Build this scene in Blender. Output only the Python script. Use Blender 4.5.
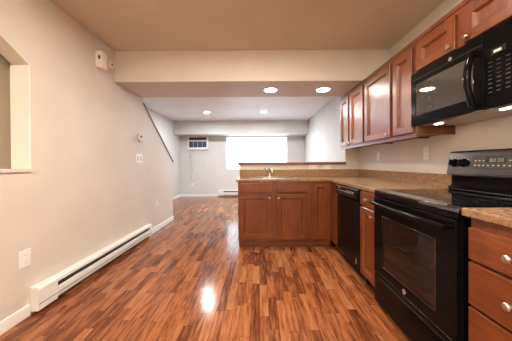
import bpy, bmesh, math, random
from mathutils import Vector, Matrix
random.seed(7)
R = math.radians
PI = math.pi
for o in list(bpy.data.objects):
    bpy.data.objects.remove(o, do_unlink=True)
scene = bpy.context.scene
col = scene.collection

# ------------------------------------------------------------------ camera, world, light, exposure
EYE = 1.115
cam = bpy.data.cameras.new('camera')
cam.sensor_width = 36.0
cam.lens = 228.0 / 512.0 * 36.0
cam.shift_x = -3.0 / 512.0
cam.shift_y = -5.8 / 512.0
cam.clip_start = 0.02
camo = bpy.data.objects.new('camera', cam)
col.objects.link(camo)
camo.location = (0, 0, EYE)
camo.rotation_mode = 'XYZ'
camo.rotation_euler = (R(90 - 0.35), R(0.35), 0)
scene.camera = camo

world = bpy.data.worlds.new('world')
scene.world = world
world.use_nodes = True
wn = world.node_tree
wn.nodes['Background'].inputs[0].default_value = (0.76, 0.88, 1.0, 1)
wn.nodes['Background'].inputs[1].default_value = 1.15

vs = scene.view_settings
vs.view_transform = 'Standard'
vs.look = 'None'
vs.exposure = 2.3
vs.gamma = 1.0
vs.use_curve_mapping = False

def area(name, loc, rot, sx, sy, power, color, portal=False):
    l = bpy.data.lights.new(name, 'AREA')
    l.shape = 'RECTANGLE'
    l.size, l.size_y = sx, sy
    l.energy = power
    l.color = color
    if portal:
        l.cycles.is_portal = True
    o = bpy.data.objects.new(name, l)
    o.location = loc
    o.rotation_euler = rot
    col.objects.link(o)
    return o

LIVING_LAMP = 340.0        # emission of the round recessed lamps
SOFFIT_LAMP = 30.0
KITCHEN_CAN = 85.0         # recessed lamps of the kitchen ceiling, above the picture
KITCHEN_FILL = 10.0        # added ceiling fixture behind the camera, for soft fill

# ------------------------------------------------------------------ main dimensions (metres)
XL, XR = -1.71, 1.555          # kitchen walls
XLL = -2.66                    # far left wall of the living room, behind the stairs
YB = 7.70                      # back wall
YF = -1.70                     # wall behind the camera
HC = 2.46                      # ceiling
SY0, SY1, SZ = 2.714, 3.356, 2.09   # soffit
area('window_portal', (-0.07, YB + 0.17, 1.47), (R(-90), 0, 0), 2.10, 1.14, 1, (1, 1, 1), True)

# ------------------------------------------------------------------ materials
MATS = {}
def new_mat(name):
    m = bpy.data.materials.new(name)
    m.use_nodes = True
    nt = m.node_tree
    return m, nt, nt.nodes['Principled BSDF']

def setp(b, **kw):
    for k, v in kw.items():
        b.inputs[k.replace('_', ' ')].default_value = v

def coords(nt, scale=(1, 1, 1), rot=(0, 0, 0)):
    tc = nt.nodes.new('ShaderNodeTexCoord')
    mp = nt.nodes.new('ShaderNodeMapping')
    mp.inputs['Scale'].default_value = scale
    mp.inputs['Rotation'].default_value = rot
    nt.links.new(tc.outputs['Object'], mp.inputs['Vector'])
    return mp.outputs['Vector']

def noise(nt, vec, scale, detail=3, rough=0.5):
    n = nt.nodes.new('ShaderNodeTexNoise')
    n.inputs['Scale'].default_value = scale
    n.inputs['Detail'].default_value = detail
    n.inputs['Roughness'].default_value = rough
    nt.links.new(vec, n.inputs['Vector'])
    return n.outputs['Fac']

def ramp(nt, fac, stops):
    r = nt.nodes.new('ShaderNodeValToRGB')
    e = r.color_ramp.elements
    while len(e) < len(stops):
        e.new(0.5)
    for i, (p, c) in enumerate(stops):
        e[i].position = p
        e[i].color = (c[0], c[1], c[2], 1)
    nt.links.new(fac, r.inputs['Fac'])
    return r.outputs['Color']

def bump(nt, b, fac, strength, dist=0.01):
    bp = nt.nodes.new('ShaderNodeBump')
    bp.inputs['Strength'].default_value = strength
    bp.inputs['Distance'].default_value = dist
    nt.links.new(fac, bp.inputs['Height'])
    nt.links.new(bp.outputs['Normal'], b.inputs['Normal'])

def paint(name, c, rough=0.55, tex=0.10, scale=60):
    m, nt, b = new_mat(name)
    v = coords(nt)
    n = noise(nt, v, 3.0, 2)
    d = 0.03
    colr = ramp(nt, n, [(0.3, [x * (1 - d) for x in c]), (0.7, [x * (1 + d) for x in c])])
    nt.links.new(colr, b.inputs['Base Color'])
    setp(b, Roughness=rough)
    if tex:
        bump(nt, b, noise(nt, v, scale, 4), tex, 0.004)
    MATS[name] = m
    return m

def plain(name, c, rough=0.4, metal=0.0, var=0.06, scale=12.0, spec=0.5, coat=0.0):
    m, nt, b = new_mat(name)
    v = coords(nt)
    n = noise(nt, v, scale, 3)
    colr = ramp(nt, n, [(0.3, [x * (1 - var) for x in c]), (0.7, [min(1, x * (1 + var)) for x in c])])
    nt.links.new(colr, b.inputs['Base Color'])
    setp(b, Roughness=rough, Metallic=metal, Specular_IOR_Level=spec, Coat_Weight=coat)
    b.inputs['Coat Roughness'].default_value = 0.08
    MATS[name] = m
    return m

def emit(name, c, s):
    m, nt, b = new_mat(name)
    setp(b, Base_Color=(c[0], c[1], c[2], 1), Emission_Color=(c[0], c[1], c[2], 1), Emission_Strength=s, Roughness=0.4)
    MATS[name] = m
    return m

def wood(name, dark, mid, light, axis='z', rough=0.36, coat=0.40):
    m, nt, b = new_mat(name)
    sc = {'z': (14, 14, 1.1), 'x': (1.1, 14, 14), 'y': (14, 1.1, 14)}[axis]
    v = coords(nt, sc)
    g = noise(nt, v, 5.0, 5, 0.6)
    v2 = coords(nt, (1, 1, 0.6))
    blot = noise(nt, v2, 5.0, 2)
    mx = nt.nodes.new('ShaderNodeMath'); mx.operation = 'MULTIPLY_ADD'
    nt.links.new(g, mx.inputs[0]); mx.inputs[1].default_value = 0.6
    m2 = nt.nodes.new('ShaderNodeMath'); m2.operation = 'MULTIPLY'
    nt.links.new(blot, m2.inputs[0]); m2.inputs[1].default_value = 0.4
    nt.links.new(m2.outputs[0], mx.inputs[2])
    colr = ramp(nt, mx.outputs[0], [(0.32, dark), (0.5, mid), (0.68, light)])
    nt.links.new(colr, b.inputs['Base Color'])
    setp(b, Roughness=rough, Coat_Weight=coat)
    b.inputs['Coat Roughness'].default_value = 0.30
    bump(nt, b, g, 0.04, 0.002)
    MATS[name] = m
    return m

WALL = paint('cream_wall', (0.66, 0.605, 0.54))
WALLC = paint('living_wall', (0.62, 0.615, 0.60))
CEIL = paint('ceiling_bounce_tint', (0.66, 0.56, 0.43), tex=0.2, scale=90)  # tan includes the warm light bounced up from the floor
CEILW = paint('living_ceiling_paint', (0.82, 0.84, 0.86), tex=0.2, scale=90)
SOFF = paint('soffit_paint', (0.64, 0.59, 0.52))
TRIM = paint('white_trim', (0.86, 0.84, 0.80), rough=0.35, tex=0.0)
CAB = wood('cherry_cabinet', (0.080, 0.016, 0.004), (0.150, 0.036, 0.008), (0.235, 0.068, 0.015))
CABH = wood('cherry_rail', (0.080, 0.016, 0.004), (0.150, 0.036, 0.008), (0.235, 0.068, 0.015), axis='x')
LEDGEW = wood('ledge_wood', (0.20, 0.09, 0.05), (0.28, 0.13, 0.075), (0.35, 0.17, 0.10), axis='x', rough=0.35)
BLACK = plain('gloss_black_enamel', (0.004, 0.004, 0.0045), rough=0.12, spec=0.10)
GLASSB = plain('black_glass', (0.004, 0.004, 0.005), rough=0.02, spec=0.5)
GLASSB.node_tree.nodes['Principled BSDF'].inputs['IOR'].default_value = 2.3
BLACKM = plain('satin_black', (0.008, 0.008, 0.009), rough=0.35, spec=0.12)
WINB = plain('oven_window_glass', (0.012, 0.009, 0.008), rough=0.04, spec=0.4)
MWIN = plain('microwave_window_glass', (0.045, 0.038, 0.033), rough=0.03, spec=0.9)
NICK = plain('brushed_nickel', (0.64, 0.61, 0.57), rough=0.28, metal=1.0)
CHROME = plain('chrome', (0.72, 0.72, 0.73), rough=0.10, metal=1.0)
STEEL = plain('stainless_steel', (0.45, 0.42, 0.39), rough=0.25, metal=1.0)
DSTEEL = plain('dark_trim_metal', (0.12, 0.105, 0.095), rough=0.22, metal=1.0)
GREYSTEEL = plain('black_stainless', (0.16, 0.14, 0.13), rough=0.20, metal=1.0)
WHITEP = plain('white_plastic', (0.82, 0.80, 0.76), rough=0.35, var=0.02)
GREYP = plain('grey_plastic', (0.48, 0.47, 0.45), rough=0.4, var=0.03)
IVORY = plain('ivory_plastic', (0.74, 0.66, 0.55), rough=0.4, var=0.03)
DARKP = plain('dark_plastic', (0.03, 0.028, 0.027), rough=0.4)
HEATW = plain('heater_enamel', (0.80, 0.77, 0.72), rough=0.35, var=0.02)
CAPM = plain('stair_cap_paint', (0.13, 0.105, 0.085), rough=0.5)
BTND = plain('dim_button_print', (0.03, 0.027, 0.024), rough=0.5, var=0.02)
BTN = plain('button_print', (0.42, 0.39, 0.36), rough=0.5, var=0.02)
ACBLUE = plain('louver_blue', (0.055, 0.11, 0.22), rough=0.4)
FILTER = plain('aluminium_filter', (0.38, 0.33, 0.28), rough=0.35, metal=0.6)
NICHE = paint('niche_brightened', (0.80, 0.69, 0.53))  # lighter than the walls, in place of light that hardly gets in
LAMP_L = emit('living_lamp_glow', (0.97, 0.98, 1.0), LIVING_LAMP)
LAMP_S = emit('soffit_lamp_glow', (1.0, 0.88, 0.74), SOFFIT_LAMP)
LAMP_C = emit('kitchen_can_glow', (1.0, 0.88, 0.75), KITCHEN_CAN)
LAMP_D = emit('kitchen_rear_can_glow', (1.0, 0.88, 0.75), KITCHEN_CAN * 0.8)
LAMP_FILL = emit('kitchen_fill_glow', (1.0, 0.88, 0.74), KITCHEN_FILL)
LAMP_M = emit('microwave_lamp_glow', (1.0, 0.88, 0.72), 12.0)
GREEN = emit('green_clock_glow', (0.45, 0.55, 0.25), 0.05)
PALEG = emit('display_glow', (0.45, 0.60, 0.52), 0.05)

# speckled laminate counter
def counter_mat():
    m, nt, b = new_mat('speckled_laminate')
    v = coords(nt)
    n1 = noise(nt, v, 130.0, 4, 0.7)
    n2 = noise(nt, v, 38.0, 3, 0.6)
    a = nt.nodes.new('ShaderNodeMath'); a.operation = 'ADD'
    nt.links.new(n1, a.inputs[0]); nt.links.new(n2, a.inputs[1])
    h = nt.nodes.new('ShaderNodeMath'); h.operation = 'MULTIPLY'; h.inputs[1].default_value = 0.5
    nt.links.new(a.outputs[0], h.inputs[0])
    c = ramp(nt, h.outputs[0], [(0.34, (0.13, 0.062, 0.025)), (0.46, (0.235, 0.130, 0.060)), (0.56, (0.30, 0.178, 0.088)), (0.68, (0.42, 0.28, 0.165))])
    nt.links.new(c, b.inputs['Base Color'])
    setp(b, Roughness=0.25)
    MATS['counter'] = m
    return m
LAMI = counter_mat()

# strip-plank laminate floor, planks running away from the camera
def floor_mat():
    m, nt, b = new_mat('mahogany_strip_floor')
    N, L = nt.nodes, nt.links
    tc = N.new('ShaderNodeTexCoord')
    sp = N.new('ShaderNodeSeparateXYZ')
    L.new(tc.outputs['Object'], sp.inputs[0])
    def M(op, a, bb=None, c=None):
        n = N.new('ShaderNodeMath'); n.operation = op
        for i, x in enumerate((a, bb, c)):
            if x is None: continue
            if isinstance(x, (int, float)): n.inputs[i].default_value = x
            else: L.new(x, n.inputs[i])
        return n.outputs[0]
    xs = M('DIVIDE', sp.outputs['X'], 0.066)
    row = M('FLOOR', xs)
    wn1 = N.new('ShaderNodeTexWhiteNoise'); wn1.noise_dimensions = '1D'
    L.new(row, wn1.inputs['W'])
    ln = M('MULTIPLY_ADD', wn1.outputs['Value'], 0.16, 0.34)
    wn2 = N.new('ShaderNodeTexWhiteNoise'); wn2.noise_dimensions = '1D'
    L.new(M('ADD', row, 91.7), wn2.inputs['W'])
    ys = M('ADD', M('DIVIDE', sp.outputs['Y'], ln), M('MULTIPLY', wn2.outputs['Value'], 7.0))
    idx = M('FLOOR', ys)
    cb = N.new('ShaderNodeCombineXYZ'); L.new(row, cb.inputs[0]); L.new(idx, cb.inputs[1])
    wn3 = N.new('ShaderNodeTexWhiteNoise'); wn3.noise_dimensions = '2D'
    L.new(cb.outputs[0], wn3.inputs['Vector'])
    # grain: stretched noise, shifted per strip
    off = N.new('ShaderNodeVectorMath'); off.operation = 'MULTIPLY_ADD'
    L.new(wn3.outputs['Color'], off.inputs[0]); off.inputs[1].default_value = (9, 9, 9)
    L.new(tc.outputs['Object'], off.inputs[2])
    mp = N.new('ShaderNodeMapping'); mp.inputs['Scale'].default_value = (34, 3.2, 10)
    L.new(off.outputs[0], mp.inputs['Vector'])
    g = noise(nt, mp.outputs[0], 1.6, 6, 0.62)
    t = M('ADD', M('MULTIPLY', wn3.outputs['Value'], 0.42), M('MULTIPLY_ADD', g, 1.45, -0.42))
    c = ramp(nt, t, [(0.08, (0.050, 0.014, 0.006)), (0.36, (0.150, 0.044, 0.016)), (0.60, (0.30, 0.105, 0.037)), (0.92, (0.41, 0.178, 0.072))])
    # fine joints
    fx = M('FRACT', xs); fy = M('FRACT', ys)
    jx = M('MINIMUM', fx, M('SUBTRACT', 1.0, fx))
    jy = M('MINIMUM', fy, M('SUBTRACT', 1.0, fy))
    j = M('MAXIMUM', M('LESS_THAN', jx, 0.022), M('LESS_THAN', jy, 0.004))
    mix = N.new('ShaderNodeMix'); mix.data_type = 'RGBA'
    L.new(M('MULTIPLY', j, 0.6), mix.inputs['Factor'])
    L.new(c, mix.inputs['A']); mix.inputs['B'].default_value = (0.04, 0.013, 0.007, 1)
    L.new(mix.outputs['Result'], b.inputs['Base Color'])
    rg = M('MULTIPLY_ADD', g, 0.08, 0.10)
    L.new(rg, b.inputs['Roughness'])
    setp(b, Specular_IOR_Level=0.22)
    bump(nt, b, M('SUBTRACT', g, M('MULTIPLY', j, 0.5)), 0.05, 0.003)
    MATS['floor'] = m
    return m
FLOOR = floor_mat()

def pane_mat():
    m, nt, b = new_mat('clear_pane')
    tr = nt.nodes.new('ShaderNodeBsdfTransparent')
    gl = nt.nodes.new('ShaderNodeBsdfGlossy'); gl.inputs['Roughness'].default_value = 0.02
    mx = nt.nodes.new('ShaderNodeMixShader'); mx.inputs[0].default_value = 0.05
    nt.links.new(tr.outputs[0], mx.inputs[1]); nt.links.new(gl.outputs[0], mx.inputs[2])
    nt.links.new(mx.outputs[0], nt.nodes['Material Output'].inputs['Surface'])
    return m
PANE = pane_mat()

# ------------------------------------------------------------------ mesh helpers
class MB:
    def __init__(self):
        self.bm = bmesh.new()
    def _merge(self, t):
        me = bpy.data.meshes.new('tmp')
        t.to_mesh(me); t.free()
        self.bm.from_mesh(me)
        bpy.data.meshes.remove(me)
        return self
    def box(self, x0, x1, y0, y1, z0, z1, bev=0.0, seg=2):
        t = bmesh.new()
        bmesh.ops.create_cube(t, size=1)
        for v in t.verts:
            v.co = Vector(((x0 + x1) / 2 + v.co.x * (x1 - x0), (y0 + y1) / 2 + v.co.y * (y1 - y0), (z0 + z1) / 2 + v.co.z * (z1 - z0)))
        if bev > 0:
            bmesh.ops.bevel(t, geom=t.edges[:], offset=bev, segments=seg, affect='EDGES', profile=0.5)
        return self._merge(t)
    def prism(self, pts, axis, a0, a1, bev=0.0):
        """polygon in the two other axes, extruded along axis. x: (y,z); y: (x,z); z: (x,y)"""
        t = bmesh.new()
        def P(p, a):
            return {'x': (a, p[0], p[1]), 'y': (p[0], a, p[1]), 'z': (p[0], p[1], a)}[axis]
        A = [t.verts.new(P(p, a0)) for p in pts]
        B = [t.verts.new(P(p, a1)) for p in pts]
        t.faces.new(A); t.faces.new(B[::-1])
        n = len(pts)
        for i in range(n):
            t.faces.new((A[i], B[i], B[(i + 1) % n], A[(i + 1) % n]))
        bmesh.ops.recalc_face_normals(t, faces=t.faces[:])
        if bev > 0:
            bmesh.ops.bevel(t, geom=t.edges[:], offset=bev, segments=2, affect='EDGES')
        return self._merge(t)
    def lathe(self, prof, center=(0, 0, 0), axis='z', n=28):
        """prof: list of (radius, height) along axis"""
        t = bmesh.new()
        rings = []
        for r, h in prof:
            if r < 1e-6:
                rings.append([t.verts.new((0, 0, h))])
            else:
                rings.append([t.verts.new((r * math.cos(2 * PI * i / n), r * math.sin(2 * PI * i / n), h)) for i in range(n)])
        for a, bb in zip(rings, rings[1:]):
            for i in range(n):
                j = (i + 1) % n
                if len(a) == 1 and len(bb) == 1: continue
                if len(a) == 1: t.faces.new((a[0], bb[j], bb[i]))
                elif len(bb) == 1: t.faces.new((a[i], a[j], bb[0]))
                else: t.faces.new((a[i], a[j], bb[j], bb[i]))
        rot = {'z': Matrix(), 'x': Matrix.Rotation(R(90), 4, 'Y'), '-y': Matrix.Rotation(R(90), 4, 'X'), '-z': Matrix.Rotation(PI, 4, 'X')}[axis]
        t.transform(Matrix.Translation(center) @ rot)
        bmesh.ops.recalc_face_normals(t, faces=t.faces[:])
        return self._merge(t)
    def tube(self, path, r, n=12, cap=True):
        t = bmesh.new()
        path = [Vector(p) for p in path]
        rad = r if isinstance(r, (list, tuple)) else [r] * len(path)
        rings = []
        up = None
        for i, p in enumerate(path):
            d = (path[min(i + 1, len(path) - 1)] - path[max(i - 1, 0)]).normalized()
            if up is None:
                up = d.orthogonal().normalized()
            up = (up - d * up.dot(d)).normalized()
            s = d.cross(up)
            rings.append([t.verts.new(p + rad[i] * (math.cos(2 * PI * k / n) * up + math.sin(2 * PI * k / n) * s)) for k in range(n)])
        for a, bb in zip(rings, rings[1:]):
            for k in range(n):
                t.faces.new((a[k], a[(k + 1) % n], bb[(k + 1) % n], bb[k]))
        if cap:
            t.faces.new(rings[0][::-1]); t.faces.new(rings[-1])
        bmesh.ops.recalc_face_normals(t, faces=t.faces[:])
        return self._merge(t)
    def ring(self, x0, x1, z0, z1, w, yf, yb, cham=0.012, rec=0.010, wt=None, wb=None):
        """picture-frame with sloped inner edge; front at yf, back at yb (yf < yb), seen from -y"""
        wt = w if wt is None else wt; wb = w if wb is None else wb
        t = bmesh.new()
        def loop(a, b_, c, d, y):
            return [t.verts.new((a, y, c)), t.verts.new((b_, y, c)), t.verts.new((b_, y, d)), t.verts.new((a, y, d))]
        e = 0.003
        Ls = [loop(x0 + w + cham, x1 - w - cham, z0 + wb + cham, z1 - wt - cham, yb),
              loop(x0, x1, z0, z1, yb), loop(x0, x1, z0, z1, yf + e), loop(x0 + e, x1 - e, z0 + e, z1 - e, yf),
              loop(x0 + w, x1 - w, z0 + wb, z1 - wt, yf),
              loop(x0 + w + cham, x1 - w - cham, z0 + wb + cham, z1 - wt - cham, yf + rec)]
        Ls.append(Ls[0])
        for a, bb in zip(Ls, Ls[1:]):
            for k in range(4):
                t.faces.new((a[k], a[(k + 1) % 4], bb[(k + 1) % 4], bb[k]))
        bmesh.ops.recalc_face_normals(t, faces=t.faces[:])
        return self._merge(t)
    def cells(self, xs, ys, mask, z0, z1):
        """solid slab from a grid of cells; welded"""
        t = bmesh.new()
        vb, vt = {}, {}
        def V(d, i, j, z):
            if (i, j) not in d: d[(i, j)] = t.verts.new((xs[i], ys[j], z))
            return d[(i, j)]
        S = {(i, j) for i in range(len(xs) - 1) for j in range(len(ys) - 1) if mask(i, j)}
        for (i, j) in S:
            t.faces.new([V(vt, i, j, z1), V(vt, i + 1, j, z1), V(vt, i + 1, j + 1, z1), V(vt, i, j + 1, z1)])
            t.faces.new([V(vb, i, j + 1, z0), V(vb, i + 1, j + 1, z0), V(vb, i + 1, j, z0), V(vb, i, j, z0)])
            for (di, dj, a, b_) in ((-1, 0, (i, j), (i, j + 1)), (1, 0, (i + 1, j + 1), (i + 1, j)), (0, -1, (i + 1, j), (i, j)), (0, 1, (i, j + 1), (i + 1, j + 1))):
                if (i + di, j + dj) not in S:
                    t.faces.new([V(vb, *a, z0), V(vt, *a, z1), V(vt, *b_, z1), V(vb, *b_, z0)])
        bmesh.ops.recalc_face_normals(t, faces=t.faces[:])
        return self._merge(t)
    def build(self, name, mat, parent=None, loc=None, smooth=False, label=None, bevmod=0.0):
        me = bpy.data.meshes.new(name)
        self.bm.to_mesh(me); self.bm.free()
        me.materials.append(mat)
        o = bpy.data.objects.new(name, me)
        col.objects.link(o)
        if parent: o.parent = parent
        if loc: o.location = loc
        if smooth:
            for p in me.polygons: p.use_smooth = True
            try: me.set_sharp_from_angle(angle=R(38))
            except Exception: pass
        if label: o['label'] = label
        if bevmod:
            md = o.modifiers.new('edge', 'BEVEL'); md.width = bevmod; md.segments = 2
            md.limit_method = 'ANGLE'; md.angle_limit = R(40)
        return o

def thing(name, label, cat, loc=(0, 0, 0), rz=0.0, group=None):
    o = bpy.data.objects.new(name, None)
    o.empty_display_size = 0.05
    col.objects.link(o)
    o.location = loc
    o.rotation_euler = (0, 0, rz)
    o['label'] = label; o['category'] = cat
    if group: o['group'] = group
    return o
def tag(o, label, cat, group=None):
    o['label'] = label; o['category'] = cat
    if group: o['group'] = group
    return o
def struct(name, mb, mat, **k):
    o = mb.build(name, mat, **k)
    if not k.get('parent'): o['kind'] = 'structure'
    return o
def dup(root, loc, label, group=None):
    r = root.copy(); col.objects.link(r); r.location = loc; r['label'] = label
    if group: r['group'] = group
    for ch in list(root.children):
        c = ch.copy(); col.objects.link(c); c.parent = r
        for g in list(ch.children):
            d = g.copy(); col.objects.link(d); d.parent = c
    return r
RIGHT, LEFT, FRONT = -PI / 2, PI / 2, 0.0     # facing of things on the right wall, the left wall, the peninsula

# ------------------------------------------------------------------ setting
T = 0.13
struct('floor', MB().box(XLL - 0.2, XR + 0.2, YF - 0.2, YB + 0.2, -0.1, 0.0), FLOOR)
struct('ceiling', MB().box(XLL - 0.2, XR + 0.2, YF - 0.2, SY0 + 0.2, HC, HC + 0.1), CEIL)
struct('ceiling_living', MB().box(XLL - 0.2, XR + 0.2, SY0 + 0.2, YB + 0.2, HC, HC + 0.1), CEILW)
struct('beam_soffit', MB().box(XL, XR, SY0, SY1, SZ, HC, 0.004), SOFF)
BY = 7.165
struct('beam_back', MB().box(XLL, XR, BY, YB, 2.04, HC), WALLC)
# left wall: full height, then a diagonal top beside the stairs; an opening with a sloped head near the camera
NY, NZ, NH = 1.71, 1.084, 1.860       # far jamb, sill, head height at the jamb
N0 = 0.55                             # near jamb
SL = 0.60
lw = MB()
lw.prism([(YF, 0), (N0, 0), (N0, HC), (YF, HC)], 'x', XL - T, XL)
lw.prism([(N0, 0), (NY, 0), (NY, NZ), (N0, NZ)], 'x', XL - T, XL)
lw.prism([(N0, NH + SL * (NY - N0)), (NY, NH), (NY, HC), (N0, HC)], 'x', XL - T, XL)
lw.prism([(NY, 0), (4.515, 0), (4.515, 1.155), (SY1 + 0.02, 2.005), (SY1 + 0.02, HC), (NY, HC)], 'x', XL - T, XL)
struct('wall_left', lw, WALL)
d = Vector((0, 4.515 - (SY1 + 0.02), 1.155 - 2.005)).normalized()
nrm = Vector((0, -d.z, d.y))
def q(y, z, k): return (y + nrm.y * k, z + nrm.z * k)
struct('trim_stair', MB().prism([q(SY1 + 0.02, 2.005, 0), q(4.53, 1.144, 0), q(4.53, 1.144, 0.022), q(SY1 + 0.02, 2.005, 0.022)], 'x', XL - T - 0.01, XL + 0.012, 0.002), CAPM)
# opening: white jamb board, sill, nook behind
struct('trim_jamb', MB().box(XL - T - 0.006, XL + 0.002, NY - 0.012, NY - 0.0005, NZ + 0.001, NH - 0.004), TRIM)
struct('trim_sill', MB().box(XL - T - 0.01, XL + 0.014, N0, NY - 0.001, NZ - 0.022, NZ + 0.0005, 0.002), WALL)
nk = MB()
nk.box(XLL + 0.66, XLL + 0.70, N0 - 0.1, 2.55, 0.9, HC)  # back wall brought forward so the nook catches more light
nk.box(XLL + 0.70, XL - T, 2.45, 2.55, 0.9, HC)
nk.box(XLL + 0.70, XL - T, N0 - 0.1, N0, 0.9, HC)
struct('wall_nook', nk, NICHE)
struct('floor_nook', MB().box(XLL + 0.70, XL - T, N0, 2.45, 0.9, 0.98), LEDGEW)
struct('wall_left_far', MB().box(XLL - 0.15, XLL, YF, YB, 0, HC), WALLC)
struct('wall_front', MB().box(XLL, XR, YF - 0.15, YF, 0, HC), WALL)
# right wall with small window
W2 = (6.00, 6.72, 1.765, 2.00)
rw = MB()
rw.box(XR, XR + 0.15, YF, 3.55, 0, HC)
struct('wall_right', rw, WALL)
rw = MB()
rw.box(XR, XR + 0.15, 3.55, W2[0], 0, HC)
rw.box(XR, XR + 0.15, W2[1], YB, 0, HC)
rw.box(XR, XR + 0.15, W2[0], W2[1], 0, W2[2])
rw.box(XR, XR + 0.15, W2[0], W2[1], W2[3], HC)
struct('wall_right_living', rw, WALLC)
# back wall with the big window
W1 = (-1.12, 0.975, 0.91, 2.03)
bw = MB()
bw.box(XLL, W1[0], YB, YB + 0.15, 0, HC)
bw.box(W1[1], XR, YB, YB + 0.15, 0, HC)
bw.box(W1[0], W1[1], YB, YB + 0.15, 0, W1[2])
bw.box(W1[0], W1[1], YB, YB + 0.15, W1[3], HC)
struct('wall_back', bw, WALLC)
w1 = struct('window_1', MB().ring(W1[0], W1[1], W1[2], W1[3], 0.03, YB + 0.05, YB + 0.12, 0.004, 0.004), TRIM)
struct('pane', MB().box(W1[0] + 0.02, W1[1] - 0.02, YB + 0.085, YB + 0.091, W1[2] + 0.02, W1[3] - 0.02), PANE, parent=w1)
w2e = MB().ring(W2[0], W2[1], W2[2], W2[3], 0.02, 0.05, 0.12, 0.004, 0.004)
w2e.bm.transform(Matrix(((0, 1, 0, XR), (1, 0, 0, 0), (0, 0, 1, 0), (0, 0, 0, 1))))
bmesh.ops.recalc_face_normals(w2e.bm, faces=w2e.bm.faces[:])
w2 = struct('window_2', w2e, TRIM)
struct('pane', MB().box(XR + 0.085, XR + 0.091, W2[0] + 0.012, W2[1] - 0.012, W2[2] + 0.012, W2[3] - 0.012), PANE, parent=w2)
# wing wall and half wall behind the peninsula
YP = 3.55
struct('wall_wing', MB().box(1.345, XR, YP, YP + 0.12, 0, HC, 0.002), WALL)
struct('wall_peninsula', MB().box(-0.30, 1.345, YP, YP + 0.12, 0, 1.088), WALL)
# baseboards
BBH = 0.085
def bb(name, pts_box):
    struct(name, MB().box(*pts_box, 0.004), TRIM)
bb('baseboard_left', (XL, XL + 0.013, YF, 1.685, 0, BBH))
bb('baseboard_left_far', (XL, XL + 0.013, 3.49, 4.515, 0, BBH))
bb('baseboard_stairwell', (XLL, XLL + 0.013, 4.6, YB, 0, BBH))
bb('baseboard_back', (XLL + 0.013, -1.38, YB - 0.013, YB, 0, BBH))
bb('baseboard_right', (XR - 0.013, XR, YP + 0.14, YB - 0.013, 0, BBH))
# bar ledge on the half wall
lg = MB()
lg.box(-0.335, 1.344, YP - 0.045, YP + 0.17, 1.112, 1.130, 0.004)
lg.box(-0.322, 1.344, YP - 0.028, YP + 0.15, 1.088, 1.112, 0.004)
tag(lg.build('bar_ledge', LEDGEW), 'brown wooden ledge capping the half wall behind the sink', 'ledge')

# ------------------------------------------------------------------ cabinet parts
def knob(parent, x, z, y=-0.02):
    k = MB().lathe([(0.0, 0.0), (0.007, 0.0), (0.006, 0.010), (0.009, 0.014), (0.0155, 0.019), (0.0155, 0.024), (0.011, 0.029), (0.0, 0.030)], (x, y, z), '-y', 20)
    return k.build('knob', NICK, parent, smooth=True, label='brushed metal knob')
def door(parent, x0, x1, z0, z1, kn=None, w=0.056):
    d = MB().ring(x0, x1, z0, z1, w, -0.022, 0.0, 0.013, 0.017).build('door', CAB, parent)
    MB().box(x0 + w + 0.002, x1 - w - 0.002, -0.0048, -0.002, z0 + w + 0.002, z1 - w - 0.002).build('door_panel', CAB, d)
    if kn: knob(d, *kn)
    return d
def drawer(parent, x0, x1, z0, z1, kn=None, name='drawer'):
    d = MB().box(x0, x1, -0.02, 0.0, z0, z1, 0.004).build(name, CABH, parent)
    if kn: knob(d, *kn)
    return d
def base_body(parent, w, dep, toe=0.07, toeh=0.10, h=0.871, toemat=None):
    b = MB()
    b.box(0, w, 0.0, 0.02, toeh, h)                       # face
    b.box(0, 0.018, 0.02, dep, toeh, h); b.box(w - 0.018, w, 0.02, dep, toeh, h)
    b.box(0.018, w - 0.018, 0.02, dep, toeh, toeh + 0.018)
    b.box(0.018, w - 0.018, dep - 0.012, dep, toeh + 0.018, h)
    o = b.build('body', CAB, parent)
    MB().box(0.0, w, toe, toe + 0.016, 0.0, toeh).build('toe_kick', toemat or CABH, parent)
    return o

YC = 2.96          # front edge of peninsula counter
XC = 0.915         # front edge of counter on the right
FY = YC + 0.025    # peninsula cabinet face
FX = XC + 0.025    # right cabinet face
DEP = 0.55
# sink base: two false drawers, two doors
S0 = -0.277
sb = thing('sink_cabinet', 'wide cherry base cabinet below the sink with two doors side by side', 'cabinet', (S0, FY, 0), FRONT)
SW = 0.955
b = MB()
b.box(0, SW, 0, 0.02, 0.10, 0.871)
b.box(0, 0.018, 0.02, DEP, 0.10, 0.871); b.box(SW - 0.018, SW, 0.02, DEP, 0.10, 0.871)
b.box(0.018, SW - 0.018, 0.02, DEP, 0.10, 0.118)
b.box(0.018, SW - 0.018, DEP - 0.012, DEP, 0.118, 0.871)
b.build('body', CAB, sb)
kk = MB(); kk.box(0.004, SW, 0.020, 0.036, 0.032, 0.092); kk.box(0.004, SW, 0.05, 0.066, 0.0, 0.10)
kk.build('toe_kick', CABH, sb)
def PX(px): return (px - 259) / 228 * (FY - 0.02) - S0
dA = (PX(239.2), PX(271.4)); dB = (PX(276.2), PX(306.8))
for (a, c), kx in ((dA, dA[1] - 0.03), (dB, dB[0] + 0.03)):
    drawer(sb, a, c, 0.735, 0.858, name='drawer_front')
    door(sb, a, c, 0.124, 0.712, (kx, 0.664))
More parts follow.
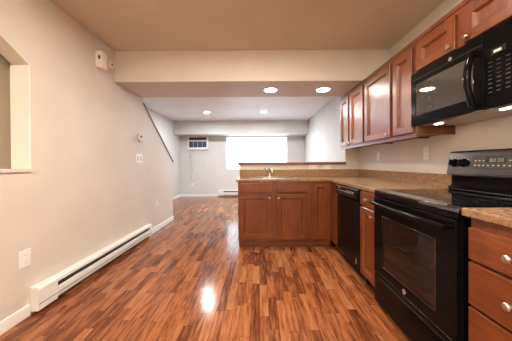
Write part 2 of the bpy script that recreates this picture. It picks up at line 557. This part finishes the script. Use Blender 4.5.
# narrow corner cabinet
C0 = S0 + SW + 0.002
cw = FX - C0 - 0.002
cc = thing('corner_cabinet', 'narrow cherry base cabinet with one tall door in the inside corner beside the sink cabinet', 'cabinet', (C0, FY, 0), FRONT)
b = MB(); b.box(0, cw, 0, 0.02, 0.10, 0.871); b.box(0, 0.018, 0.02, DEP, 0.10, 0.871); b.box(0.018, cw, DEP - 0.012, DEP, 0.10, 0.871)
b.build('body', CAB, cc)
kk = MB(); kk.box(0, cw, 0.020, 0.036, 0.032, 0.092); kk.box(0, cw, 0.05, 0.066, 0.0, 0.10)
kk.build('toe_kick', CABH, cc)
door(cc, 0.02, cw - 0.035, 0.124, 0.848, None, 0.05)
# filler between the corner and the dishwasher
fl = MB(); fl.box(FX, FX + 0.02, 2.702, FY - 0.002, 0.10, 0.871, 0.002); fl.box(FX + 0.06, FX + 0.08, 2.702, FY - 0.002, 0, 0.10)
tag(fl.build('filler_panel', CAB), 'slim cherry filler strip between dishwasher and inside corner', 'panel')

# narrow cabinet between dishwasher and range: a drawer over a door
nc = thing('narrow_cabinet', 'narrow cherry base cabinet with drawer over door between dishwasher and range', 'cabinet', (FX, 2.088, 0), RIGHT)
nw = 0.283
base_body(nc, nw, 0.58, toemat=DARKP)
drawer(nc, 0.012, nw - 0.012, 0.735, 0.858, (nw / 2, 0.797))
door(nc, 0.012, nw - 0.012, 0.118, 0.718, (nw - 0.042, 0.668), 0.05)
# four-drawer cabinet right of the range
dc = thing('drawer_cabinet', 'cherry base cabinet with a stack of four drawers to the right of the range', 'cabinet', (FX, 1.010, 0), RIGHT)
dw = 0.45
base_body(dc, dw, 0.58, toemat=DARKP)
for z0, z1 in ((0.690, 0.828), (0.492, 0.678), (0.294, 0.480), (0.116, 0.282)):
    drawer(dc, 0.006, dw - 0.014, z0, z1, (0.182, (z0 + z1) / 2 + 0.0))

# ------------------------------------------------------------------ counters
SK = (-0.10, 0.50, 3.075, 3.42)     # sink cut-out
ct = MB()
xs = [-0.30, SK[0], SK[1], XC, XR - 0.001]
ys = [1.803, YC, SK[2], SK[3], YP - 0.001]
ct.cells(xs, ys, lambda i, j: (i == 3) or (j >= 1 and not (i == 1 and j == 2)), 0.872, 0.909)
cto = tag(ct.build('countertop', LAMI, bevmod=0.006), 'long L-shaped speckled brown countertop running from the range round to the sink', 'countertop')
bs = MB()
bs.box(-0.30, XR - 0.022, YP - 0.022, YP - 0.001, 0.9092, 1.017, 0.003)
bs.build('backsplash', LAMI, cto)
MB().box(XR - 0.022, XR - 0.001, 1.803, YP - 0.001, 0.9092, 1.017, 0.003).build('backsplash', LAMI, cto)
rc = tag(MB().box(XC, XR - 0.001, 0.57, 1.034, 0.872, 0.909, 0.006).build('countertop', LAMI), 'short speckled brown countertop over the four-drawer cabinet right of the range', 'countertop')
MB().box(XR - 0.022, XR - 0.001, 0.57, 1.034, 0.9092, 1.017, 0.003).build('backsplash', LAMI, rc)

# sink and faucet
sk = thing('kitchen_sink', 'shallow stainless drop-in sink set into the peninsula countertop', 'sink', (0.20, 3.247, 0.909))
hw, hd = 0.30, 0.172
r = MB(); r.cells([-hw - 0.025, -hw + 0.03, hw - 0.03, hw + 0.025], [-hd - 0.022, -hd + 0.03, hd - 0.03, hd + 0.022], lambda i, j: not (i == 1 and j == 1), 0.0004, 0.007)
r.build('rim', STEEL, sk, bevmod=0.003)
bs = MB()
e = 0.03
bs.box(-hw + e - .004, -hw + e, -hd + e, hd - e, -0.17, 0.0); bs.box(hw - e, hw - e + .004, -hd + e, hd - e, -0.17, 0.0)
bs.box(-hw + e - .004, hw - e + .004, -hd + e - .004, -hd + e, -0.17, 0.0); bs.box(-hw + e - .004, hw - e + .004, hd - e, hd - e + .004, -0.17, 0.0)
bs.box(-hw + e - .004, hw - e + .004, -hd + e - .004, hd - e + .004, -0.174, -0.17)
bs.build('basin', STEEL, sk)
MB().lathe([(0.0, -0.168), (0.045, -0.168), (0.04, -0.1655), (0.0, -0.1655)], (0, 0, 0), 'z').build('drain', CHROME, sk, smooth=True)
fa = thing('faucet', 'small chrome single-lever faucet behind the sink', 'faucet', (0.165, 3.475, 0.9092))
MB().lathe([(0.0, 0), (0.03, 0), (0.03, 0.006), (0.022, 0.014), (0.020, 0.05), (0.018, 0.065), (0.0, 0.07)], (0, 0, 0)).build('base', CHROME, fa, smooth=True)
sp_ = [(0.004, -0.006, 0.045), (-0.012, -0.020, 0.085), (-0.022, -0.045, 0.112), (-0.010, -0.080, 0.124), (0.012, -0.112, 0.116), (0.026, -0.135, 0.092), (0.030, -0.145, 0.066)]
MB().tube(sp_, 0.0115).build('spout', CHROME, fa, smooth=True)
MB().tube([(-0.004, 0.0, 0.060), (-0.022, -0.002, 0.085), (-0.060, -0.006, 0.118), (-0.092, -0.010, 0.130), (-0.104, -0.012, 0.128)], [0.015, 0.012, 0.009, 0.008, 0.006]).build('handle', CHROME, fa, smooth=True)

# ------------------------------------------------------------------ dishwasher
dwk = thing('dishwasher', 'black built-in dishwasher between cherry cabinets', 'dishwasher', (FX, 2.698, 0), RIGHT)
W = 0.605
MB().box(0, W, 0.02, 0.57, 0.10, 0.868).build('body', BLACKM, dwk)
MB().box(0.006, W - 0.006, -0.018, 0.019, 0.115, 0.745, 0.006).build('door', BLACK, dwk)
cp = MB(); cp.prism([(-0.030, 0.757), (-0.034, 0.775), (-0.030, 0.845), (-0.018, 0.866), (0.019, 0.866), (0.019, 0.757)], 'x', 0.006, W - 0.006, 0.003)
cp = cp.build('control_panel', BLACK, dwk)
MB().box(0.02, W - 0.02, -0.035, -0.026, 0.853, 0.859, 0.001).build('trim_strip', NICK, cp)
MB().box(0.03, W - 0.06, -0.0375, -0.031, 0.785, 0.789, 0.0005).build('trim_strip', STEEL, cp)
for i in range(9):
    MB().box(0.07 + i * 0.050, 0.07 + i * 0.050 + 0.020, -0.0365, -0.031, 0.808, 0.814).build('button', BTN, cp)
for i in range(4):
    MB().box(0.33 + i * 0.05, 0.355 + i * 0.05, -0.0365, -0.031, 0.822, 0.828).build('button', BTN, cp)
MB().box(0.10, 0.14, -0.0365, -0.031, 0.836, 0.844).build('button', BTN, cp)
MB().box(W - 0.095, W - 0.065, -0.0195, -0.015, 0.150, 0.205, 0.002).build('badge', NICK, dwk, label='small silver badge')
MB().box(0.01, W - 0.01, 0.05, 0.065, 0.0, 0.10).build('toe_kick', BLACKM, dwk)

# ------------------------------------------------------------------ range
def badge(parent, x, y, z, r=0.016, dia=0.0015):
    """round silver emblem: disc, rim and entwined script strokes"""
    g = MB().lathe([(0, 0), (r, 0), (r, dia), (r * 0.86, dia * 1.4), (r * 0.82, dia * 0.8), (0, dia * 0.8)], (x, y, z), '-y', 28)
    o = g.build('badge', NICK, parent, smooth=True, label='round silver emblem')
    s = MB()
    def arc(cx, cz, rad, a0, a1, n=12):
        return [(x + cx + rad * math.cos(R(a0 + (a1 - a0) * i / n)), y - dia * 1.2, z + cz + rad * math.sin(R(a0 + (a1 - a0) * i / n))) for i in range(n + 1)]
    k = r
    s.tube(arc(-0.28 * k, 0.05 * k, 0.30 * k, 40, 330), k * 0.07, 6)
    s.tube(arc(-0.22 * k, -0.32 * k, 0.24 * k, 60, -150), k * 0.06, 6)
    s.tube(arc(0.30 * k, 0.22 * k, 0.20 * k, 30, 270), k * 0.06, 6)
    s.tube(arc(0.28 * k, -0.18 * k, 0.24 * k, 90, 330), k * 0.07, 6)
    s.build('script', DARKP, o)
    return o
RF = 0.930
RW = 0.757
ra = thing('range', 'black glass-top electric range standing between the countertops', 'stove', (RF, 1.800, -0.017), RIGHT)
MB().box(0.0, RW, 0.0, 0.600, 0.03, 0.893, 0.003).build('body', BLACK, ra)
for fx in (0.04, RW - 0.04):
    for fy in (0.06, 0.55): MB().lathe([(0, 0.017), (0.018, 0.017), (0.018, 0.03), (0, 0.03)], (fx, fy, 0)).build('foot', BLACKM, ra)
ck = MB().box(0.0, RW + 0.001, -0.022, 0.575, 0.8935, 0.919, 0.006).build('cooktop', GLASSB, ra)
for (bx, by, br) in ((0.20, 0.14, 0.105), (0.56, 0.14, 0.085), (0.20, 0.42, 0.085), (0.56, 0.42, 0.105)):
    MB().lathe([(br, 0.0), (br + 0.003, 0.0), (br + 0.003, 0.0006), (br, 0.0006), (br, 0.0)], (bx, by, 0.9191), 'z', 40).build('burner_ring', DSTEEL, ck)
# vent trim below the cooktop
vt = MB()
vt.box(0.004, RW - 0.004, -0.020, 0.0, 0.868, 0.8925, 0.002)
for i in range(2): vt.box(0.02, RW - 0.02, -0.0235, -0.018, 0.872 + i * 0.010, 0.875 + i * 0.010, 0.0006)
vt.build('vent_trim', BLACK, ra)
# oven door
od = MB(); od.ring(0.004, RW - 0.004, 0.285, 0.864, 0.132, -0.026, -0.001, 0.003, 0.003, 0.135, 0.085)
od = od.build('oven_door', BLACK, ra)
MB().box(0.134, RW - 0.134, -0.0235, -0.005, 0.368, 0.731).build('window', WINB, od)
wf = MB().ring(0.126, RW - 0.126, 0.360, 0.739, 0.004, -0.0285, -0.024, 0.001, 0.001).build('window_frame', GREYSTEEL, od)
hd_ = []
for i in range(17):
    t = i / 16
    hd_.append((0.02 + (RW - 0.04) * t, -0.060 - 0.020 * math.sin(PI * t), 0.826))
hb = MB()
hb.tube(hd_, 0.0145, 14)
hb.tube([(0.03, -0.02, 0.826), (0.03, -0.064, 0.826)], 0.012, 12)
hb.tube([(RW - 0.03, -0.02, 0.826), (RW - 0.03, -0.064, 0.826)], 0.012, 12)
hb.build('handle', BLACK, od, smooth=True)
badge(od, 0.376, -0.0262, 0.322, 0.015)
sd = MB().box(0.004, RW - 0.004, -0.024, -0.001, 0.06, 0.275, 0.006).build('storage_drawer', BLACK, ra)
MB().box(0.01, RW - 0.01, -0.0285, -0.023, 0.255, 0.259, 0.001).build('trim_strip', GREYSTEEL, sd)
MB().box(0.01, RW - 0.01, -0.0285, -0.025, 0.291, 0.294, 0.0008).build('trim_strip', GREYSTEEL, od)
# backguard
bk = MB().prism([(0.565, 0.919), (0.555, 0.940), (0.585, 0.960), (0.585, 1.033), (0.618, 1.033), (0.618, 0.919)], 'x', 0.004, RW - 0.004, 0.002).build('backguard', BLACK, ra)
MB().box(0.006, RW - 0.006, 0.549, 0.560, 0.928, 0.934, 0.001).build('trim_strip', GREYSTEEL, bk)
pn = MB()
pn.prism([(0.552, 1.020), (0.548, 1.034), (0.572, 1.185), (0.585, 1.200), (0.618, 1.200), (0.618, 1.020)], 'x', 0.0, RW, 0.004)
pn = pn.build('control_panel', GREYSTEEL, ra, loc=(0, 0, 0.0135))
ang = math.atan2(0.024, 0.151)
def on_panel(z): return 0.548 + (z - 1.034) / 0.151 * 0.024
def pbox(x0, x1, z0, z1, th, name, mat, parent):
    b = MB()
    ym0, ym1 = on_panel(z0), on_panel(z1)
    b.prism([(ym0 - th, z0), (ym1 - th, z1), (ym1 + 0.004, z1), (ym0 + 0.004, z0)], 'x', x0, x1)
    return b.build(name, mat, parent)
fr = pbox(0.205, 0.555, 1.072, 1.158, 0.002, 'display_panel', DSTEEL, pn)
pbox(0.213, 0.547, 1.078, 1.152, 0.0028, 'display_face', plain('display_face_brown', (0.075, 0.055, 0.045), rough=0.25), pn)
cl = pbox(0.305, 0.425, 1.112, 1.148, 0.0036, 'clock', GLASSB, pn)
for i, x in enumerate((0.330, 0.352, 0.380, 0.400)):
    g = MB()
    for (u0, u1, v0, v1) in ((0, 0.002, 0, 0.020), (0.010, 0.012, 0, 0.020), (0.0, 0.012, 0.018, 0.020), (0, 0.012, 0, 0.002)):
        zz = 1.119 + v0; z2 = 1.119 + v1
        g.prism([(on_panel(zz) - 0.0045, zz), (on_panel(z2) - 0.0045, z2), (on_panel(z2) - 0.003, z2), (on_panel(zz) - 0.003, zz)], 'x', x + u0, x + u1)
    g.build('digit', GREEN, cl)
for x in (0.228, 0.256, 0.284, 0.315, 0.348, 0.381, 0.414, 0.445, 0.475, 0.505, 0.530):
    pbox(x, x + 0.012, 1.092, 1.099, 0.0045, 'button', BTN, pn)
for x in (0.228, 0.256, 0.284, 0.445, 0.475, 0.505, 0.530):
    pbox(x, x + 0.010, 1.124, 1.130, 0.0045, 'button', BTN, pn)
for kx in (0.062, 0.140, RW - 0.140, RW - 0.062):
    kz = 1.112
    kb = MB()
    kb.lathe([(0.0, 0.0), (0.031, 0.0), (0.031, 0.003), (0.024, 0.006), (0.022, 0.028), (0.018, 0.031), (0.0, 0.031)], (0, 0, 0), '-y', 28)
    kb.box(-0.005, 0.005, -0.040, -0.025, -0.022, 0.022, 0.002)
    kb.bm.transform(Matrix.Translation((kx, on_panel(kz), kz)) @ Matrix.Rotation(-ang, 4, 'X'))
    k = kb.build('knob', BLACK, pn, smooth=True)
    for a in (40, 90, 140):
        pbox(kx + 0.039 * math.cos(R(a)) - 0.003, kx + 0.039 * math.cos(R(a)) + 0.003, kz + 0.036 * math.sin(R(a)), kz + 0.036 * math.sin(R(a)) + 0.006, 0.001, 'knob_mark', BTN, pn)

# ------------------------------------------------------------------ wall cabinets
UX = 1.240        # face of the wall cabinets
UD = XR - UX - 0.001
UZ0, UZ1 = 1.335, 2.057
def upper(name, label, y_far, y_near, z0, doors, rail=True):
    w = y_far - y_near
    t = thing(name, label, 'wall cabinet', (UX, y_far, z0), RIGHT, None)
    h = UZ1 - z0
    b = MB()
    b.box(0, w, 0, 0.019, 0, h)
    b.box(0, 0.016, 0.019, UD, 0, h); b.box(w - 0.016, w, 0.019, UD, 0, h)
    b.box(0.016, w - 0.016, 0.019, UD, 0.012, 0.028); b.box(0.016, w - 0.016, 0.019, UD, h - 0.016, h)
    b.box(0.016, w - 0.016, UD - 0.008, UD, 0.028, h - 0.016)
    b.build('body', CAB, t)
    MB().box(-0.0, w, -0.006, UD, h, SZ - z0 if y_near > SY0 - 0.6 else h + 0.030).build('top_filler', CAB, t)
    if rail:
        MB().box(0, w, 0.0, 0.018, -0.022, -0.0005, 0.002).build('light_rail', CAB, t)
    for (ya, yb, kn) in doors:
        x0, x1 = y_far - ya, y_far - yb
        kx = None
        if kn == 'r': kx = (x1 - 0.03, 0.045)
        if kn == 'l': kx = (x0 + 0.03, 0.045)
        door(t, x0, x1, 0.018, h - 0.028, kx, 0.058)
    return t
UL = (UZ0)
upper('wall_cabinet', 'two-door cherry wall cabinet at the far end of the row', 3.450, 2.657, UZ0, [(3.428, 3.120, 'r'), (3.064, 2.680, 'l')])
upper('wall_cabinet', 'broad one-door cherry wall cabinet third door from the far end of the row', 2.655, 2.098, UZ0, [(2.632, 2.120, 'r')])
upper('wall_cabinet', 'narrow one-door cherry wall cabinet just left of the microwave', 2.096, 1.803, UZ0, [(2.076, 1.820, None)])
upper('wall_cabinet', 'short two-door cherry wall cabinet above the microwave', 1.801, 1.042, 1.800, [(1.766, 1.420, 'r'), (1.362, 1.060, 'l')], rail=False)

# ------------------------------------------------------------------ microwave
MX = 1.195
mw = thing('microwave', 'black over-the-range microwave with bowed vertical handle', 'microwave', (MX, 1.793, 1.390), RIGHT)
MW, MH, MD = 0.750, 0.408, XR - MX - 0.002
b = MB(); b.box(0, MW, 0.03, MD, 0.012, MH - 0.001, 0.003)
b.build('body', BLACKM, mw)
split = 1.793 - 1.218
dr = MB(); dr.ring(0.0, split - 0.002, 0.002, MH - 0.002, 0.052, 0.0, 0.029, 0.004, 0.003, 0.085, 0.074)
dr = dr.build('door', BLACK, mw)
MB().box(0.054, split - 0.056, 0.0035, 0.02, 0.078, MH - 0.089).build('window', MWIN, dr)
MB().box(0.004, MW - 0.004, 0.031, 0.046, 0.003, 0.0115, 0.002).build('bottom_trim', DSTEEL, mw)
MB().box(0.02, split - 0.004, -0.0015, 0.003, MH - 0.058, MH - 0.0555).build('seam_line', DARKP, dr)
hp = []
hx = split - 0.028
for i in range(17):
    t = i / 16
    hp.append((hx, -0.030 - 0.030 * math.sin(PI * t), 0.030 + 0.290 * t))
hb = MB(); hb.tube(hp, 0.017, 14)
hb.tube([(hx + 0.008, 0.004, 0.040), (hx, -0.034, 0.034)], 0.014, 12); hb.tube([(hx + 0.008, 0.004, 0.310), (hx, -0.034, 0.316)], 0.014, 12)
hb.build('handle', BLACK, dr, smooth=True)
badge(dr, 1.793 - 1.425, 0.0, MH - 0.040, 0.012)
pc = MB().box(split, MW, 0.0, 0.029, 0.002, MH - 0.002, 0.004).build('control_panel', BLACK, mw)
MB().box(split + 0.045, split + 0.115, -0.001, 0.003, 0.270, 0.300).build('display', GLASSB, pc)
MB().box(split + 0.058, split + 0.095, -0.002, 0.0, 0.277, 0.289).build('display_readout', PALEG, pc)
for rr in range(8):
    for c_ in range(3):
        x = split + 0.030 + c_ * 0.042; z = 0.235 - rr * 0.022
        MB().box(x, x + 0.020, -0.0012, 0.002, z, z + (0.003 if rr < 4 else 0.006)).build('button', BTND, pc)
MB().box(split + 0.150, split + 0.1515, -0.001, 0.002, 0.06, 0.33).build('seam_line', BTND, pc)
un = MB().box(0.02, MW - 0.02, 0.05, MD - 0.03, 0.006, 0.0118, 0.002).build('grease_filter', FILTER, mw)
for x in (0.10, 0.56):
    MB().box(x, x + 0.06, 0.105, 0.125, 0.004, 0.0058).build('lamp', LAMP_M, mw)

# ------------------------------------------------------------------ plates on the walls
def outlet(label, loc, rz, w=0.072, h=0.118, horiz=False, group=None):
    t = thing('wall_outlet', label, 'outlet', loc, rz, group)
    if horiz: w, h = h, w
    MB().box(-w / 2, w / 2, -0.006, 0.0, -h / 2, h / 2, 0.002).build('plate', WHITEP, t)
    for s in (-1, 1):
        cx, cz = (s * w * 0.2, 0) if horiz else (0, s * h * 0.2)
        rcp = MB().lathe([(0, 0), (0.0165, 0), (0.0165, 0.002), (0, 0.002)], (cx, -0.006, cz), '-y', 20).build('socket', WHITEP, t)
        sl = MB()
        for k in (-1, 1):
            if horiz: sl.box(cx - 0.004, cx + 0.004, -0.0085, -0.0075, cz + k * 0.006 - 0.001, cz + k * 0.006 + 0.001)
            else: sl.box(cx + k * 0.006 - 0.001, cx + k * 0.006 + 0.001, -0.0085, -0.0075, cz - 0.004, cz + 0.004)
        sl.build('slots', DARKP, rcp)
    return t
outlet('white wall outlet low on the left wall near the near end of the baseboard heater', (XL, 1.655, 0.432), LEFT, 0.085, 0.128)
outlet('white wall outlet on left wall beyond the far end of the long baseboard heater', (XL, 3.81, 0.47), LEFT)
outlet('white outlet on the kitchen wall under the wall cabinets, nearer the inside corner', (XR, 2.96, 1.20), RIGHT)
outlet('white outlet on the kitchen wall nearer the range, below the broad wall cabinet', (XR, 2.114, 1.20), RIGHT)
outlet('white horizontal outlet on the half wall behind the sink, nearer the faucet', (0.84, YP, 1.055), FRONT, horiz=True, h=0.118, w=0.064)
outlet('white horizontal outlet on the half wall behind the sink, nearer the kitchen corner', (1.06, YP, 1.055), FRONT, horiz=True, h=0.118, w=0.064)
outlet('small white outlet on the back wall under the air conditioner', (-2.25, YB, 0.42), FRONT)
sw = thing('light_switch', 'white two-switch plate on the left wall below the thermostat', 'switch', (XL, 3.25, 1.195), LEFT)
MB().box(-0.085, 0.085, -0.006, 0, -0.064, 0.064, 0.002).build('plate', WHITEP, sw)
for s in (-1, 1):
    f = MB().box(s * 0.036 - 0.018, s * 0.036 + 0.018, -0.0085, -0.005, -0.034, 0.034, 0.001).build('rocker', GREYP, sw)
th = thing('thermostat', 'small ivory thermostat on the left wall above the switch plate', 'thermostat', (XL, 3.27, 1.49), LEFT)
MB().box(-0.05, 0.03, -0.028, 0, -0.03, 0.062, 0.005).build('cover', IVORY, th)
MB().box(-0.03, 0.06, -0.018, 0, -0.062, -0.031, 0.004).build('lower_cover', GREYP, th)
MB().lathe([(0, 0), (0.018, 0), (0.016, 0.008), (0, 0.008)], (-0.01, -0.028, 0.015), '-y').build('dial', DARKP, th)

# alarm box and round detector near the soffit
al = thing('alarm_box', 'white boxy alarm high on left wall near the soffit', 'alarm', (XL, 2.435, 2.135), LEFT)
MB().box(-0.037, 0.045, -0.072, 0, 0.0, 0.172, 0.006).build('housing', WHITEP, al)
MB().box(-0.0385, -0.034, -0.052, -0.030, 0.085, 0.125, 0.001).build('lens', DARKP, al)
ded = thing('smoke_detector', 'small round cream detector beside the white alarm box', 'detector', (XL, 2.60, 2.249), LEFT)
MB().lathe([(0, 0), (0.050, 0), (0.050, 0.030), (0.044, 0.046), (0.014, 0.054), (0, 0.054)], (0, 0, 0), '-y').build('housing', IVORY, ded, smooth=True)
MB().lathe([(0, 0), (0.012, 0), (0.010, 0.004), (0, 0.004)], (-0.012, -0.0535, -0.008), '-y', 16).build('sensor', DARKP, ded)

# ------------------------------------------------------------------ baseboard heaters
def heater(label, loc, rz, Lh, h=0.178):
    t = thing('baseboard_heater', label, 'heater', loc, rz)
    MB().box(0.01, Lh - 0.01, -0.008, 0.0, 0.0, h - 0.004).build('back_panel', HEATW, t)
    b = MB(); b.prism([(-0.009, h), (-0.054, h), (-0.064, h - 0.014), (-0.066, h - 0.036), (-0.061, h - 0.038), (-0.058, h - 0.016), (-0.009, h - 0.004)], 'x', 0.165, Lh - 0.06)
    b.build('hood', HEATW, t)
    f = MB(); f.prism([(-0.058, 0.020), (-0.064, 0.024), (-0.066, 0.044), (-0.062, 0.050), (-0.066, 0.056), (-0.066, h - 0.084), (-0.050, h - 0.080), (-0.048, h - 0.088), (-0.058, h - 0.092)], 'x', 0.165, Lh - 0.06)
    f.build('front_panel', HEATW, t)
    MB().box(0.17, Lh - 0.065, -0.046, -0.012, 0.040, h - 0.050).build('heating_fins', DARKP, t)
    c = MB(); c.prism([(0, 0.0), (-0.060, 0.0), (-0.067, 0.010), (-0.067, h - 0.014), (-0.056, h + 0.001), (0, h + 0.001)], 'x', 0.0, 0.163, 0.002)
    c.build('junction_box', HEATW, t)
    c = MB(); c.prism([(0, 0.0), (-0.060, 0.0), (-0.067, 0.010), (-0.067, h - 0.014), (-0.056, h + 0.001), (0, h + 0.001)], 'x', Lh - 0.058, Lh, 0.002)
    c.build('end_cap', HEATW, t)
    MB().box(0.002, Lh - 0.002, -0.0685, -0.066, 0.050, 0.054).build('crease', DARKP, t)
    return t
heater('long white baseboard heater along the left kitchen wall', (XL, 1.690, 0.022), LEFT, 1.79)
heater('white baseboard heater under the living room window', (-1.37, YB, 0.03), FRONT, 1.9, 0.20)

# ------------------------------------------------------------------ wall air conditioner
ac = thing('air_conditioner', 'white through-wall air conditioner high on the back wall left of the window', 'air conditioner', (-2.05, YB, 1.585), FRONT)
MB().ring(-0.345, 0.345, 0.0, 0.445, 0.045, -0.07, 0.0, 0.006, 0.006, 0.03, 0.07).build('case', WHITEP, ac)
MB().box(-0.30, 0.30, -0.04, -0.002, 0.06, 0.42).build('inner_panel', DARKP, ac)
lv = MB()
for i in range(6): lv.box(-0.29, 0.29, -0.056, -0.041, 0.085 + i * 0.028, 0.103 + i * 0.028)
lv.build('intake_grille', ACBLUE, ac)
lv = MB()
for i in range(3): lv.box(-0.15 + i * 0.15 - 0.005, -0.15 + i * 0.15 + 0.005, -0.060, -0.041, 0.075, 0.27)
lv.build('grille_bars', WHITEP, ac)
MB().box(-0.296, 0.296, -0.066, -0.041, 0.275, 0.325, 0.003).build('middle_bar', WHITEP, ac)
lv = MB()
for i in range(3): lv.box(-0.29, 0.29, -0.056, -0.041, 0.342 + i * 0.024, 0.350 + i * 0.024)
for i in range(9): lv.box(-0.28 + i * 0.068, -0.276 + i * 0.068, -0.058, -0.041, 0.335, 0.41)
lv.build('outlet_louver', DARKP, ac)
cd = MB()
cd.tube([(-2.29, YB - 0.02, 1.58), (-2.30, YB - 0.018, 1.40), (-2.33, YB - 0.015, 1.20), (-2.27, YB - 0.015, 1.08), (-2.25, YB - 0.02, 0.90), (-2.30, YB - 0.018, 0.70), (-2.25, YB - 0.022, 0.46)], 0.007, 8)
cd.box(-2.325, -2.285, YB - 0.04, YB - 0.008, 1.30, 1.40, 0.004)
tag(cd.build('power_cord', GREYP, smooth=False), 'thin grey power cord hanging below the air conditioner', 'cord')

# ------------------------------------------------------------------ recessed lamps
def can(label, x, y, z, mat, group, r=0.078):
    t = thing('recessed_light', label, 'light', (x, y, z), 0, group)
    MB().lathe([(r, 0.0), (r + 0.018, 0.0), (r + 0.016, 0.006), (r, 0.008), (r, 0.0)], (0, 0, 0), '-z', 32).build('trim_ring', WHITEP, t, smooth=True)
    MB().lathe([(0, 0.001), (r - 0.001, 0.001), (r - 0.001, 0.005), (0, 0.006)], (0, 0, 0), '-z', 32).build('lens', mat, t)
    return t
can('left round recessed light glowing in the soffit underside', 0.16, 3.03, SZ, LAMP_S, None)
can('right round recessed light glowing in the soffit underside beside the wall cabinets', 0.855, 3.03, SZ, LAMP_S, None)
can('left round recessed light glowing in the living room ceiling', -1.36, 5.98, HC, LAMP_L, None, 0.058)
can('right round recessed light glowing in the living room ceiling', 0.13, 5.92, HC, LAMP_L, None, 0.058)
for n_, (x, y) in (('left can of the front pair', (-0.50, 1.50)), ('right can of the front pair', (0.30, 1.50)), ('left can of the rear pair', (-0.60, -0.2)), ('right can of the rear pair', (0.20, -0.2))):
    can('round recessed kitchen ceiling light, ' + n_, x, y, HC, LAMP_C if y > 0.5 else LAMP_D, None)
# added fill fixture on the kitchen ceiling, unseen behind the camera
kf = thing('fill_light', 'long white fill light added on the kitchen ceiling behind the camera', 'light', (0.0, -1.15, HC), 0)
MB().box(-0.66, 0.66, -0.20, 0.20, -0.03, -0.0005, 0.004).build('base', WHITEP, kf)
MB().box(-0.63, 0.63, -0.17, 0.17, -0.075, -0.0305, 0.012).build('diffuser', LAMP_FILL, kf)
